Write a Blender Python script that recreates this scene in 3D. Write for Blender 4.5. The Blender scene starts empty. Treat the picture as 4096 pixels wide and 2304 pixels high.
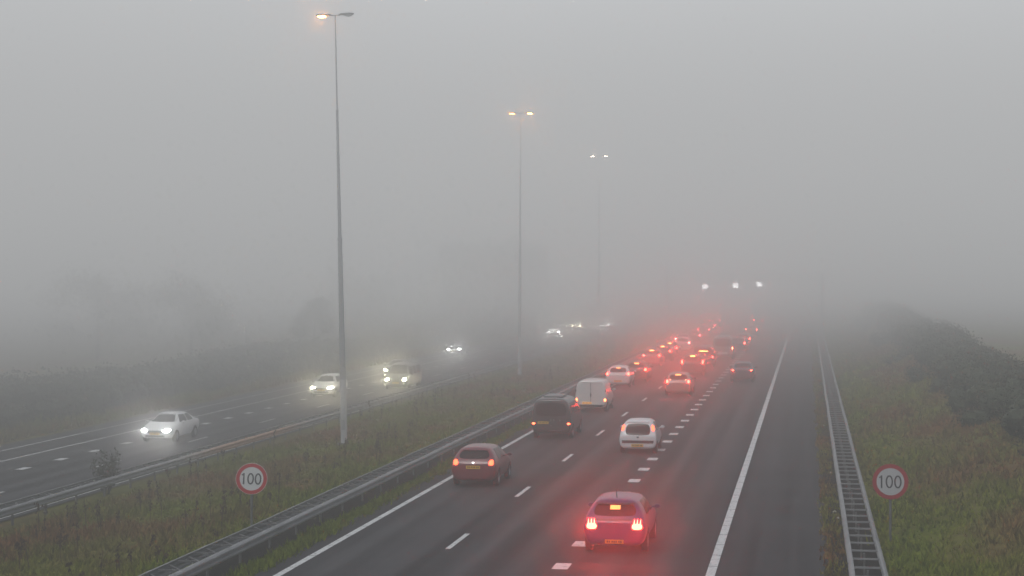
import bpy, bmesh, math, random
from mathutils import Vector, Matrix
from mathutils.bvhtree import BVHTree

R = random.Random(7)
SC = bpy.context.scene
COL = SC.collection
PI = math.pi
TAIL_W, HEAD_W, LAMP_W = .12, .26, .7     # bulb watts per unit of lens strength
# fog thickens with height and glows by itself
FOG_ALBEDO = .85
FOG_BANK = (.52, 1.5)
FOG_DENSITY = [(-2, .0085), (3, .0105), (8, .0140), (16, .0152), (66, .0145)]
FOG_LIGHT = [(-2, .05), (2, .118), (5, .192), (8, .208), (20, .255), (36, .23), (66, 1.05)]  # light the fog gives off; bright top layer added to light the ground

# ------------------------------------------------------------------ helpers
class MB:
    """collects geometry for ONE mesh object"""
    def __init__(self): self.v = []; self.f = []; self.m = []
    def add(self, vs, fs, mi=0):
        o = len(self.v); self.v += [tuple(p) for p in vs]
        self.f += [tuple(i + o for i in f) for f in fs]; self.m += [mi] * len(fs)
        return self
    def quad(self, a, b, c, d, mi=0): return self.add([a, b, c, d], [(0, 1, 2, 3)], mi)
    def box(self, c, s, mi=0, rot=None):
        hx, hy, hz = s[0] / 2, s[1] / 2, s[2] / 2
        vs = [Vector((x * hx, y * hy, z * hz)) for z in (-1, 1) for y in (-1, 1) for x in (-1, 1)]
        if rot is not None: vs = [rot @ p for p in vs]
        vs = [p + Vector(c) for p in vs]
        return self.add(vs, [(0, 2, 3, 1), (4, 5, 7, 6), (0, 1, 5, 4), (2, 6, 7, 3), (0, 4, 6, 2), (1, 3, 7, 5)], mi)
    def tube(self, path, radii, n=8, mi=0, cap=True):
        """tapered tube through the points of path"""
        path = [Vector(p) for p in path]; rings = []
        if not hasattr(radii, '__len__'): radii = [radii] * len(path)
        for i, p in enumerate(path):
            d = (path[min(i + 1, len(path) - 1)] - path[max(i - 1, 0)]).normalized()
            a = d.orthogonal().normalized() if abs(d.z) < .99 else Vector((1, 0, 0))
            a = (a - d * a.dot(d)).normalized(); b = d.cross(a)
            rings.append([p + (a * math.cos(2 * PI * k / n) + b * math.sin(2 * PI * k / n)) * radii[i] for k in range(n)])
        vs = [q for r in rings for q in r]; fs = []
        for i in range(len(path) - 1):
            for k in range(n):
                fs.append((i * n + k, i * n + (k + 1) % n, (i + 1) * n + (k + 1) % n, (i + 1) * n + k))
        if cap: fs += [tuple(range(n - 1, -1, -1)), tuple(range((len(path) - 1) * n, len(path) * n))]
        return self.add(vs, fs, mi)
    def lathe_x(self, prof, cx, cy, cz, n=20, mi=0):
        """profile of (x, r) turned about an axis along x"""
        vs = [(cx + x, cy + r * math.cos(2 * PI * k / n), cz + r * math.sin(2 * PI * k / n)) for x, r in prof for k in range(n)]
        fs = [(i * n + k, i * n + (k + 1) % n, (i + 1) * n + (k + 1) % n, (i + 1) * n + k) for i in range(len(prof) - 1) for k in range(n)]
        return self.add(vs, fs, mi)
    def sweep_y(self, prof, y0, y1, step, mi=0):
        n = max(1, int(round((y1 - y0) / step))); vs = []; k = len(prof)
        for i in range(n + 1):
            y = y0 + (y1 - y0) * i / n
            vs += [(x, y, z) for x, z in prof]
        fs = [(i * k + j, i * k + j + 1, (i + 1) * k + j + 1, (i + 1) * k + j) for i in range(n) for j in range(k - 1)]
        return self.add(vs, fs, mi)
    def mesh(self, name, mats, smooth=None):
        me = bpy.data.meshes.new(name); me.from_pydata(self.v, [], self.f)
        for m in (mats if isinstance(mats, (list, tuple)) else [mats]): me.materials.append(m)
        if len(me.materials) > 1: me.polygons.foreach_set('material_index', self.m)
        if smooth is not None:
            me.polygons.foreach_set('use_smooth', [True] * len(me.polygons)); me.set_sharp_from_angle(angle=math.radians(smooth))
        me.update(); return me
    def build(self, name, mats, parent=None, smooth=None, **kw):
        return link(name, self.mesh(name, mats, smooth), parent, **kw)

def link(name, me, parent=None, label=None, category=None, group=None, kind=None):
    o = bpy.data.objects.new(name, me); COL.objects.link(o)
    if parent is not None: o.parent = parent
    if label: o['label'] = label
    if category: o['category'] = category
    if group: o['group'] = group
    if kind: o['kind'] = kind
    return o

def thing(name, label, category, loc=(0, 0, 0), rz=0, group=None):
    o = link(name, None, None, label, category, group); o.location = loc; o.rotation_euler = (0, 0, rz)
    o.empty_display_size = .3
    return o

def stroke(mb, pts, w, y=0., mi=0, closed=False):
    """flat ribbon of width w along 2-D points (x, z), in the plane y"""
    n = len(pts); P = [Vector((p[0], p[1])) for p in pts]; vs = []
    for i in range(n):
        a = P[(i - 1) % n] if (closed or i > 0) else P[i]; b = P[(i + 1) % n] if (closed or i < n - 1) else P[i]
        d = (b - a).normalized(); nn = Vector((-d.y, d.x)) * w / 2
        vs += [(P[i].x + nn.x, y, P[i].y + nn.y), (P[i].x - nn.x, y, P[i].y - nn.y)]
    fs = [(2 * i, 2 * i + 1, 2 * ((i + 1) % n) + 1, 2 * ((i + 1) % n)) for i in range(n if closed else n - 1)]
    return mb.add(vs, fs, mi)

# ------------------------------------------------------------------ materials
MATS = {}
def pmat(name, col, rough=.6, metal=0., spec=.5, coat=0., emit=None, estr=0.):
    if name in MATS: return MATS[name]
    m = bpy.data.materials.new(name); m.use_nodes = True; b = m.node_tree.nodes['Principled BSDF']
    b.inputs['Base Color'].default_value = (*col, 1); b.inputs['Roughness'].default_value = rough
    b.inputs['Metallic'].default_value = metal; b.inputs['Specular IOR Level'].default_value = spec
    b.inputs['Coat Weight'].default_value = coat; b.inputs['Coat Roughness'].default_value = .15
    if emit: b.inputs['Emission Color'].default_value = (*emit, 1); b.inputs['Emission Strength'].default_value = estr
    MATS[name] = m; return m

def nodes(m):
    nt = m.node_tree
    def N(t, **kw):
        n = nt.nodes.new(t)
        for k, v in kw.items(): setattr(n, k, v)
        return n
    return nt, N, nt.links.new

def noise_mat(name, stops, scale, rough=.85, detail=5, stretch=(1, 1, 1), bump=0., bscale=40., second=None, spec=.3, metal=0.):
    """colour ramp over world-space noise; second = (colour, scale, lo, hi) is a patch laid over it"""
    m = pmat(name, stops[0][1], rough, metal, spec); nt, N, L = nodes(m); b = nt.nodes['Principled BSDF']
    g = N('ShaderNodeNewGeometry'); mp = N('ShaderNodeMapping'); mp.inputs['Scale'].default_value = stretch
    L(g.outputs['Position'], mp.inputs['Vector'])
    n = N('ShaderNodeTexNoise'); n.inputs['Scale'].default_value = scale; n.inputs['Detail'].default_value = detail; n.inputs['Roughness'].default_value = .65
    L(mp.outputs[0], n.inputs['Vector'])
    r = N('ShaderNodeValToRGB'); L(n.outputs['Fac'], r.inputs[0]); e = r.color_ramp.elements
    while len(e) < len(stops): e.new(.5)
    for i, (p, c) in enumerate(stops): e[i].position = p; e[i].color = (*c, 1)
    out = r.outputs[0]
    if second:
        c2, s2, lo, hi = second
        n2 = N('ShaderNodeTexNoise'); n2.inputs['Scale'].default_value = s2; n2.inputs['Detail'].default_value = 3
        L(mp.outputs[0], n2.inputs['Vector'])
        r2 = N('ShaderNodeMapRange'); r2.inputs[1].default_value = lo; r2.inputs[2].default_value = hi; L(n2.outputs['Fac'], r2.inputs[0])
        mx = N('ShaderNodeMix', data_type='RGBA'); L(r2.outputs[0], mx.inputs['Factor']); L(out, mx.inputs['A']); mx.inputs['B'].default_value = (*c2, 1)
        out = mx.outputs['Result']
    L(out, b.inputs['Base Color'])
    if bump:
        n3 = N('ShaderNodeTexNoise'); n3.inputs['Scale'].default_value = bscale; n3.inputs['Detail'].default_value = 4; L(g.outputs['Position'], n3.inputs['Vector'])
        bp = N('ShaderNodeBump'); bp.inputs['Strength'].default_value = bump; bp.inputs['Distance'].default_value = .03
        L(n3.outputs['Fac'], bp.inputs['Height']); L(bp.outputs[0], b.inputs['Normal'])
    return m

def emit_mat(col, s):
    """surface of a lit lamp, or of a part with glow painted in; what it throws into the fog comes from the bulb (lamp_light) behind the lens"""
    s = min(s, 45. if col[1] < .08 else LENS_MAX)
    m = emit_mat_(col, s); m.cycles.emission_sampling = 'NONE'; return m
LENS_MAX = 200.
def bulb(parent, loc, col, power, aim=0, cone=130):
    """aim: -1 shines to the rear of the car, 1 to its front, 0 straight down"""
    li = bpy.data.lights.new('lamp_light', 'SPOT'); li.energy = power; li.color = col; li.shadow_soft_size = 0.; li.spot_size = math.radians(cone); li.spot_blend = .5
    o = bpy.data.objects.new('lamp_light', li); COL.objects.link(o); o.parent = parent; o.location = loc; o.rotation_euler = (-PI / 2 - .34 if aim < 0 else aim * PI / 2, 0, 0); return o
def emit_mat_(col, s):
    return pmat('lit_%02x%02x%02x_%d' % (*[int(c * 255) for c in col], int(s * 10)), (.05, .05, .05), .3, emit=col, estr=s)

def asphalt_mat(name, lanes):
    """dark open asphalt: grain, long streaks, darker oil bands down the middle of each lane"""
    m = pmat(name, (.05, .05, .05), .78, spec=.15); nt, N, L = nodes(m); b = nt.nodes['Principled BSDF']
    g = N('ShaderNodeNewGeometry')
    mp = N('ShaderNodeMapping'); mp.inputs['Scale'].default_value = (1.6, .022, 1); L(g.outputs['Position'], mp.inputs['Vector'])
    n1 = N('ShaderNodeTexNoise'); n1.inputs['Scale'].default_value = 1.; n1.inputs['Detail'].default_value = 4; L(mp.outputs[0], n1.inputs['Vector'])
    n2 = N('ShaderNodeTexNoise'); n2.inputs['Scale'].default_value = 22; n2.inputs['Detail'].default_value = 6; n2.inputs['Roughness'].default_value = .8; L(g.outputs['Position'], n2.inputs['Vector'])
    n3 = N('ShaderNodeTexNoise'); n3.inputs['Scale'].default_value = .28; n3.inputs['Detail'].default_value = 4; L(g.outputs['Position'], n3.inputs['Vector'])
    sx = N('ShaderNodeSeparateXYZ'); L(g.outputs['Position'], sx.inputs[0])
    acc = None
    for c in lanes:                                          # wheel tracks: two per lane, slightly polished
        for o in (-.8, .8):
            s = N('ShaderNodeMath', operation='SUBTRACT'); L(sx.outputs[0], s.inputs[0]); s.inputs[1].default_value = c + o
            a = N('ShaderNodeMath', operation='ABSOLUTE'); L(s.outputs[0], a.inputs[0])
            r = N('ShaderNodeMapRange'); r.interpolation_type = 'SMOOTHSTEP'; r.inputs[1].default_value = .05; r.inputs[2].default_value = .6; r.inputs[3].default_value = 1; r.inputs[4].default_value = 0; L(a.outputs[0], r.inputs[0])
            if acc is None: acc = r.outputs[0]
            else:
                q = N('ShaderNodeMath', operation='ADD'); L(acc, q.inputs[0]); L(r.outputs[0], q.inputs[1]); acc = q.outputs[0]
    def lin(inp, k, off):
        q = N('ShaderNodeMath', operation='MULTIPLY_ADD'); L(inp, q.inputs[0]); q.inputs[1].default_value = k; q.inputs[2].default_value = off; return q.outputs[0]
    t = lin(n1.outputs['Fac'], .075, -.008)
    for inp, k in ((n2.outputs['Fac'], .045), (n3.outputs['Fac'], .03), (acc, .014)):
        q = N('ShaderNodeMath', operation='ADD'); L(t, q.inputs[0]); L(lin(inp, k, -.3 * k), q.inputs[1]); t = q.outputs[0]
    cm = N('ShaderNodeCombineColor'); L(t, cm.inputs[0]); L(t, cm.inputs[1]); L(lin(t, 1.05, .0), cm.inputs[2]); L(cm.outputs[0], b.inputs['Base Color'])
    L(lin(acc, -.10, .80), b.inputs['Roughness'])
    bp = N('ShaderNodeBump'); bp.inputs['Strength'].default_value = .25; bp.inputs['Distance'].default_value = .01; L(n2.outputs['Fac'], bp.inputs['Height']); L(bp.outputs[0], b.inputs['Normal'])
    return m

ASPH_R = asphalt_mat('asphalt_near', (-11.8, -8.3, -4.5)); ASPH_L = asphalt_mat('asphalt_far', (-29.6, -32.7, -35.6))
PAINT_W = noise_mat('road_paint', [(.3, (.28, .28, .27)), (.45, (.62, .62, .60)), (.8, (.76, .76, .74))], 9, .6, stretch=(1, .35, 1))
def grass_mat(name, gain, shift):
    """one colour field for soil and blades: yellow green, olive, brown and rust in patches metres wide, greener along the rails"""
    m = pmat(name, (.1, .1, .03), .9, spec=.04); nt, N, L = nodes(m); b = nt.nodes['Principled BSDF']; g = N('ShaderNodeNewGeometry')
    mp = N('ShaderNodeMapping'); mp.inputs['Scale'].default_value = (1, .55, 1); L(g.outputs['Position'], mp.inputs['Vector'])
    def noise(sc, det):
        n = N('ShaderNodeTexNoise'); n.inputs['Scale'].default_value = sc; n.inputs['Detail'].default_value = det; n.inputs['Roughness'].default_value = .6; L(mp.outputs[0], n.inputs['Vector']); return n.outputs['Fac']
    def ma(i, k, o):
        q = N('ShaderNodeMath', operation='MULTIPLY_ADD'); L(i, q.inputs[0]); q.inputs[1].default_value = k
        if isinstance(o, float): q.inputs[2].default_value = o
        else: L(o, q.inputs[2])
        return q.outputs[0]
    sx = N('ShaderNodeSeparateXYZ'); L(g.outputs['Position'], sx.inputs[0])
    def bump_x(c, w):
        s_ = N('ShaderNodeMath', operation='SUBTRACT'); L(sx.outputs[0], s_.inputs[0]); s_.inputs[1].default_value = c
        q = N('ShaderNodeMath', operation='ABSOLUTE'); L(s_.outputs[0], q.inputs[0])
        r = N('ShaderNodeMapRange'); r.interpolation_type = 'SMOOTHSTEP'; r.inputs[1].default_value = 0; r.inputs[2].default_value = w; r.inputs[3].default_value = 1; r.inputs[4].default_value = 0; L(q.outputs[0], r.inputs[0]); return r.outputs[0]
    f = ma(noise(.17, 2), 1.55, -.27 + shift); f = ma(noise(1.3, 4), .5, ma(f, 1., -.25))
    for c, w_, k in ((-16.2, 3.2, -.36), (-14.5, .9, -.22), (-26.3, 1.6, -.12), (2.6, 2.2, -.22)): f = ma(bump_x(c, w_), k, f)
    r = N('ShaderNodeValToRGB'); L(f, r.inputs[0]); e = r.color_ramp.elements; st = [(.05, (.125, .158, .014)), (.3, (.145, .152, .020)), (.5, (.145, .125, .034)), (.68, (.165, .098, .036)), (.9, (.185, .085, .034))]
    while len(e) < len(st): e.new(.5)
    for i, (p, c) in enumerate(st): e[i].position = p; e[i].color = (*[v * gain for v in c], 1)
    v = N('ShaderNodeMix', data_type='RGBA', blend_type='MULTIPLY'); v.inputs['Factor'].default_value = 1; L(r.outputs[0], v.inputs['A'])
    w_ = ma(noise(3.4, 5), 1.5, .25); cc = N('ShaderNodeCombineColor'); [L(w_, cc.inputs[k]) for k in range(3)]; L(cc.outputs[0], v.inputs['B'])
    L(v.outputs['Result'], b.inputs['Base Color'])
    return m
GRASS_GROUND = grass_mat('grass_ground', .8, .0)
GRASS = {'green': grass_mat('grass_blades_green', 1.12, -.12), 'olive': grass_mat('grass_blades_olive', 1.2, .05), 'rust': grass_mat('grass_blades_rust', 1.15, .2)}
STEEL = noise_mat('galvanised_steel', [(.25, (.19, .192, .19)), (.5, (.26, .263, .26)), (.8, (.32, .32, .315))], 1.6, .55, stretch=(1, .5, 1), metal=.25, spec=.5)
STEEL_DARK = noise_mat('weathered_steel', [(.25, (.10, .10, .10)), (.7, (.19, .19, .185))], 3, .65, metal=.2)
SOIL = noise_mat('dark_verge_soil', [(.25, (.016, .016, .015)), (.6, (.03, .029, .026)), (.85, (.05, .047, .04))], 3.2, .95, bump=.6, bscale=14, spec=.04)
MAST = noise_mat('mast_grey', [(.3, (.28, .285, .29)), (.7, (.34, .345, .35))], 1.1, .55, stretch=(3, 3, .4))
MAST_LOW = noise_mat('mast_grey_low', [(.3, (.42, .425, .425)), (.7, (.50, .505, .505))], 1.4, .6, stretch=(3, 3, .5))
BLACK = pmat('black_plastic', (.018, .018, .019), .55)
RUBBER = pmat('tyre_rubber', (.02, .02, .02), .85)
GLASS = pmat('car_glass', (.005, .006, .007), .12, spec=.2)
CHROME = pmat('bright_trim', (.75, .76, .78), .18, metal=1.)
ALLOY = pmat('alloy_rim', (.38, .39, .40), .35, metal=.6)
PLATE_Y = pmat('plate_yellow', (.72, .44, .02), .5)
PLATE_INK = pmat('plate_ink', (.10, .07, .02), .6)
LENS_RED = pmat('lens_red', (.25, .012, .01), .2)
LENS_OFF = pmat('lens_clear', (.5, .5, .5), .15)
LEAF = [noise_mat('scrub_leaf_dark', [(.2, (.016, .022, .010)), (.5, (.034, .042, .017)), (.8, (.06, .062, .026))], .5, .8),
        noise_mat('scrub_leaf_brown', [(.2, (.04, .03, .016)), (.5, (.075, .05, .026)), (.8, (.10, .072, .035))], .5, .85)]
BARK = pmat('bark', (.05, .04, .03), .9)

# ------------------------------------------------------------------ ground profile
PROF = [(-420, -.6), (-60, -.95), (-45, -1.0), (-42, -.95), (-40.6, -.80), (-40.0, -.80), (-27.4, -.80), (-26.4, -.72), (-22, -.5), (-17.5, -.30), (-15.8, -.06), (-14.7, -.03),
        (-14.3, -.05), (.35, -.05), (.62, .01), (1.9, .06), (2.6, .42), (4.5, 1.05), (7, 1.95), (8.6, 2.35), (12, 2.4), (30, 2.0), (420, 1.6)]
def gz(x):
    for (x0, z0), (x1, z1) in zip(PROF, PROF[1:]):
        if x <= x1: return z0 + (z1 - z0) * (x - x0) / (x1 - x0)
    return PROF[-1][1]

def hsh(x, y):
    return math.sin(x * 1.7 + .6 * math.sin(y * .31)) * math.sin(y * .43 + 1.3 * math.sin(x * .5)) + .5 * math.sin(x * 3.9 + y * 1.13)

mb = MB(); xs = []
for (x0, _), (x1, _) in zip(PROF, PROF[1:]):
    n = max(1, int((x1 - x0) / 1.2)) if -60 < x0 < 30 else 1
    xs += [x0 + (x1 - x0) * i / n for i in range(n)]
xs.append(PROF[-1][0])
ys = [-60 + 3 * i for i in range(100)] + [240 + 20 * i for i in range(45)]
vs = []
for y in ys:
    for x in xs:
        soft = (-26 < x < -16) or (2.6 < x < 12) or x < -43
        vs.append((x, y, gz(x) + (.07 * hsh(x, y) if soft else 0)))
K = len(xs)
mb.add(vs, [(j * K + i, j * K + i + 1, (j + 1) * K + i + 1, (j + 1) * K + i) for j in range(len(ys) - 1) for i in range(K - 1)])
mb.build('ground', GRASS_GROUND, smooth=60, kind='structure')

def sheet(name, x0, x1, z, mat, y0=-50, y1=1100, jag=0., step=2.):
    m = MB(); n = int((y1 - y0) / step); vs = []
    for i in range(n + 1):
        y = y0 + (y1 - y0) * i / n
        vs += [(x0 + (R.random() - .5) * jag, y, z), (x1 + (R.random() - .5) * jag, y, z)]
    m.add(vs, [(2 * i, 2 * i + 1, 2 * i + 3, 2 * i + 2) for i in range(n)])
    return m.build(name, mat, kind='structure')
sheet('road_near_carriageway', -14.4, .54, 0., ASPH_R, jag=.10, step=1.2)
sheet('road_far_carriageway', -40.0, -27.6, -.75, ASPH_L, jag=.08, step=2.)
sheet('verge_soil', .62, 2.1, .085, SOIL, jag=.16, step=1.1)

sheet('median_rail_soil', -15.75, -14.86, .0, SOIL, jag=.18, step=1.1)

def marks(name, xc, w, z, spans):
    m = MB()
    for y0, y1 in spans:
        m.quad((xc - w / 2, y0, z), (xc + w / 2, y0, z), (xc + w / 2, y1, z), (xc - w / 2, y1, z))
    return m.build(name, PAINT_W, kind='structure')
solid = [(30 + 1.95 * i, 30 + 1.95 * i + 1.90) for i in range(42)] + [(112 + 20 * i, 132 + 20 * i) for i in range(46)]
long_solid = [(-40 + 20 * i, -40 + 20 * (i + 1)) for i in range(50)]
marks('edge_line_median_side', -13.58, .20, .004, solid)
marks('edge_line_verge_side', -2.5, .24, .004, solid)
marks('dashed_lane_line', -10.12, .15, .004, [(1.35 + 12 * k, 4.35 + 12 * k) for k in range(60)])
marks('block_lane_line', -6.5, .43, .004, [(2.4 + 4 * k, 3.4 + 4 * k) for k in range(150)])
marks('far_edge_line_median_side', -28.0, .18, -.746, long_solid)
marks('far_dashed_lane_line', -31.3, .15, -.746, [(2.5 + 12 * k, 5.5 + 12 * k) for k in range(60)])
marks('far_block_lane_line', -34.2, .40, -.746, [(1.0 + 4 * k, 2.0 + 4 * k) for k in range(150)])
marks('far_edge_line_verge_side', -36.5, .13, -.746, long_solid)
marks('far_shoulder_line', -38.7, .11, -.746, long_solid)

# ------------------------------------------------------------------ guard rails
def w_profile(x, s, zt):
    """corrugated beam seen end on; s = side it bulges to"""
    return [(x + s * o, zt + d) for o, d in ((-.03, -.012), (0, 0), (.05, -.025), (.085, -.06), (.085, -.10), (.02, -.135), (.02, -.17), (.085, -.205), (.085, -.245), (.05, -.285), (0, -.31))]

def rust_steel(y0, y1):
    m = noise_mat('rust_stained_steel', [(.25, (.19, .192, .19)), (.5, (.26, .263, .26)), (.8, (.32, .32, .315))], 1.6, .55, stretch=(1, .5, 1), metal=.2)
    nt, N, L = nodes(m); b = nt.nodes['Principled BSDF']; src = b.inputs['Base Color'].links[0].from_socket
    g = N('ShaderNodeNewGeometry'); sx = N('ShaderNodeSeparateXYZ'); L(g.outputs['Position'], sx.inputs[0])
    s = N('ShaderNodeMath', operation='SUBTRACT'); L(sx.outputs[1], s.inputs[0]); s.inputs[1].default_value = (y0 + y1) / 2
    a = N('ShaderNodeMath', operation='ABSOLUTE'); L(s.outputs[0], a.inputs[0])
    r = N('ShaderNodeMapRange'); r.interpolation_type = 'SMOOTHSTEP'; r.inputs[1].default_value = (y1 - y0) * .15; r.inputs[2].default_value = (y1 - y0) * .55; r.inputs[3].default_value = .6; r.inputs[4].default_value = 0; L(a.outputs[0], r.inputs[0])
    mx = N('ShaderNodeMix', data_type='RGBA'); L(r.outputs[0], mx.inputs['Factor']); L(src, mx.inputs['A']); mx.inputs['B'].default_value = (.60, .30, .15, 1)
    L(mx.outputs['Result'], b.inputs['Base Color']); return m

def guard_rail(label, xa, xb, zg, y0, y1, sides=2, ybars=38, bar=1.3333, brace=1, beam_mat=None, bar_mat=None, group='steel guard rails along the motorway'):
    """xa: beam on the side the camera sees the bulge of, xb: the other beam"""
    t = thing('guard_rail', label, 'guard rail', ((xa + xb) / 2, y0, zg), 0, group)
    ox, oy, oz = (xa + xb) / 2, y0, zg
    def P(m, name, mat): 
        m.v = [(x - ox, y - oy, z - oz) for x, y, z in m.v]; return m.build(name, mat, t)
    zt = zg + .75; sa = 1 if xa > xb else -1
    rr = random.Random(int(abs(xa) * 100))
    def beam(x, s_, mat):
        m = MB(); pr = w_profile(x, s_, zt); k = len(pr); n = int((y1 - y0) / 4); off = [(rr.gauss(0, .006), rr.gauss(0, .006)) for _ in range(n + 1)]
        m.add([(px + off[i][0], y0 + 4 * i, pz + off[i][1]) for i in range(n + 1) for px, pz in pr], [(i * k + j, i * k + j + 1, (i + 1) * k + j + 1, (i + 1) * k + j) for i in range(n) for j in range(k - 1)])
        for i in range(1, n):                                 # lap joint: one length lies over the next
            e = .32; vs = []
            for t_ in (0, 1):
                f = t_ * e / 4; ox_, oz_ = off[i][0] * (1 - f) + off[i + 1][0] * f, off[i][1] * (1 - f) + off[i + 1][1] * f
                vs += [(px + ox_ + s_ * .006, y0 + 4 * i + t_ * e, pz + oz_ + .003) for px, pz in pr]
            m.add(vs, [(j, j + 1, k + j + 1, k + j) for j in range(k - 1)])
            for bz in (-.08, -.225): m.box((x + off[i][0] + s_ * .093, y0 + 4 * i + .16, zt + off[i][1] + bz), (.018, .035, .035))
        P(m, 'beam', mat)
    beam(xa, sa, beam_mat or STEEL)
    if sides == 2: beam(xb, -sa, STEEL)
    lo, hi = min(xa, xb) + .035, max(xa, xb) - .035
    nb = int((y1 - ybars) / bar)
    def spacer_mesh():
        m = MB(); wx = hi - lo
        m.box((0, 0, -.05), (wx, .04, .045))
        if brace:
            m.box((0, bar * .32, -.075), (math.hypot(wx, bar * .6), .04, .04), rot=Matrix.Rotation(math.atan2(bar * .6, wx) * (-sa), 3, 'Z'))
        return m
    if sides == 2:
        me = spacer_mesh().mesh('spacer', bar_mat or STEEL)
        rest = MB()
        for k in range(nb):
            y = ybars + k * bar
            if k < 96:
                o = link('spacer', me, t); o.location = (0, y - oy, zt - oz)
            else:
                rest.box(((lo + hi) / 2, y, zt - .05), (hi - lo, .04, .045))
        if rest.v: P(rest, 'spacer', STEEL)['kind'] = 'stuff'
    pm = MB().box((0, 0, .30), (.05, .11, .66)).mesh('post', STEEL_DARK)
    for k in range(min(96, int((y1 - ybars) / (2 * bar)))):
        o = link('post', pm, t); o.location = (0, ybars + 2 * k * bar - oy + .06, 0)
    return t

guard_rail('double steel guard rail on the right verge, ladder of spacer bars beside the hard shoulder', 1.07, 1.78, .06, 8, 300, brace=0)
guard_rail('double steel guard rail between the near carriageway and the grassy median', -14.85, -15.52, -.02, 8, 300, bar_mat=STEEL_DARK)
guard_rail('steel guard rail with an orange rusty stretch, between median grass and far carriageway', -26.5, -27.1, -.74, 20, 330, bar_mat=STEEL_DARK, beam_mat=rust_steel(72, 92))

# ------------------------------------------------------------------ grass, weeds
def blades(name, label, n, xr, yr, key, hs, dens_pow=1., keep=None, clump=6):
    mats = [GRASS['green'], GRASS['olive'], GRASS['rust']]; m = MB()
    for _ in range(n):
        u = R.random(); y = yr[0] * (yr[1] / yr[0]) ** (u ** dens_pow); x = xr[0] + (xr[1] - xr[0]) * R.random()
        if keep and not keep(x, y): continue
        z = gz(x) + .02; k = key(x, y); mi = 0 if k < .36 else (1 if k < .62 else 2)
        if R.random() < .15: mi = R.randrange(3)
        sc = hs * (.55 + .9 * R.random()) * (1 + .35 * hsh(x * .7, y * .6)); wd = .016 * (1 + y / 55)
        for _b in range(clump):
            a = R.random() * 2 * PI; l = sc * (.5 + .7 * R.random()); bx = x + R.gauss(0, .09); by = y + R.gauss(0, .13)
            lean = l * (.25 + .55 * R.random()); c, s = math.cos(a), math.sin(a); w = wd * (.6 + .8 * R.random())
            t = R.random() * PI; ct, st = math.cos(t) * w, math.sin(t) * w
            m.add([(bx - ct, by - st, z), (bx + ct, by + st, z), (bx + c * lean, by + s * lean, z + l)], [(0, 1, 2)], mi)
    return m.build(name, mats, kind='stuff', label=label, category='grass')

def key_median(x, y):
    edge = max(0, 1 - abs(x + 16.0) / 2.6); far = max(0, min(1, (y - 60) / 40))
    return .40 + .22 * hsh(x * .35, y * .16) + .12 * math.sin(y * .21 + x) - .42 * edge - .10 * far + .12 * (x < -18) * (y < 60)
def key_bank(x, y):
    return .40 + .25 * hsh(x * .4 + 3, y * .15) + .05 * (x - 2) - .12 * (y < 60)
blades('median_grass', 'rough autumn grass, green and rusty brown, covering the median', 15000, (-26.0, -15.75), (38, 240), key_median, .20)
blades('verge_grass', 'short green grass strip between guard rail and left edge of asphalt', 2600, (-14.75, -14.15), (38, 200), lambda x, y: .15 + .2 * R.random(), .16, keep=lambda x, y: abs(x + 14.5) < .35 + .1 * hsh(x, y))
blades('bank_grass', 'grass and dying weeds on the sloping bank right of the guard rail', 9000, (1.95, 8.0), (38, 230), key_bank, .19)
blades('shoulder_grass', 'sparse grass along the foot of the right guard rail', 1300, (.5, .98), (38, 200), lambda x, y: .3 + .4 * R.random(), .14)
blades('far_verge_grass', 'grey green grass beyond the far carriageway', 3500, (-46, -40.6), (70, 260), lambda x, y: .25 + .3 * R.random(), .45)

mw = MB()
for _ in range(260):                                          # tall dead dock and sorrel stems
    y = 40 * (5.0 ** R.random()); x = -25.6 + 8.2 * R.random()
    if hsh(x * .5, y * .22) < -.15: continue
    z = gz(x); h = .45 + .75 * R.random(); lx, ly = R.gauss(0, .08), R.gauss(0, .08)
    mw.tube([(x, y, z), (x + lx * .5, y + ly * .5, z + h * .6), (x + lx, y + ly, z + h)], [.014, .011, .007], 3, 0, False)
    for _k in range(14):
        t = .45 + .55 * R.random(); r = .025 + .03 * R.random(); cx, cy, cz = x + lx * t + R.gauss(0, .05), y + ly * t + R.gauss(0, .05), z + h * t
        a = R.random() * PI; mw.add([(cx - r * math.cos(a), cy - r * math.sin(a), cz - r), (cx + r * math.cos(a), cy + r * math.sin(a), cz - r * .4), (cx, cy, cz + r * 1.3)], [(0, 1, 2)], 0)
mw.build('weeds', noise_mat('dead_weed', [(.3, (.045, .03, .02)), (.7, (.085, .055, .034))], 1.5, .9), kind='stuff', label='tall dead weed stems standing in the median grass', category='weeds')

# ------------------------------------------------------------------ scrub, trees
def leaf(m, p, r, mi):
    n = Vector((R.gauss(0, 1), R.gauss(0, 1), R.gauss(0, .8) + .3)).normalized(); a = n.orthogonal().normalized(); b = n.cross(a)
    k = R.random() * 2 * PI; a, b = a * math.cos(k) + b * math.sin(k), b * math.cos(k) - a * math.sin(k)
    p = Vector(p); m.add([p - a * r, p + b * r * .55, p + a * r, p - b * r * .55], [(0, 1, 2, 3)], mi)

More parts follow.
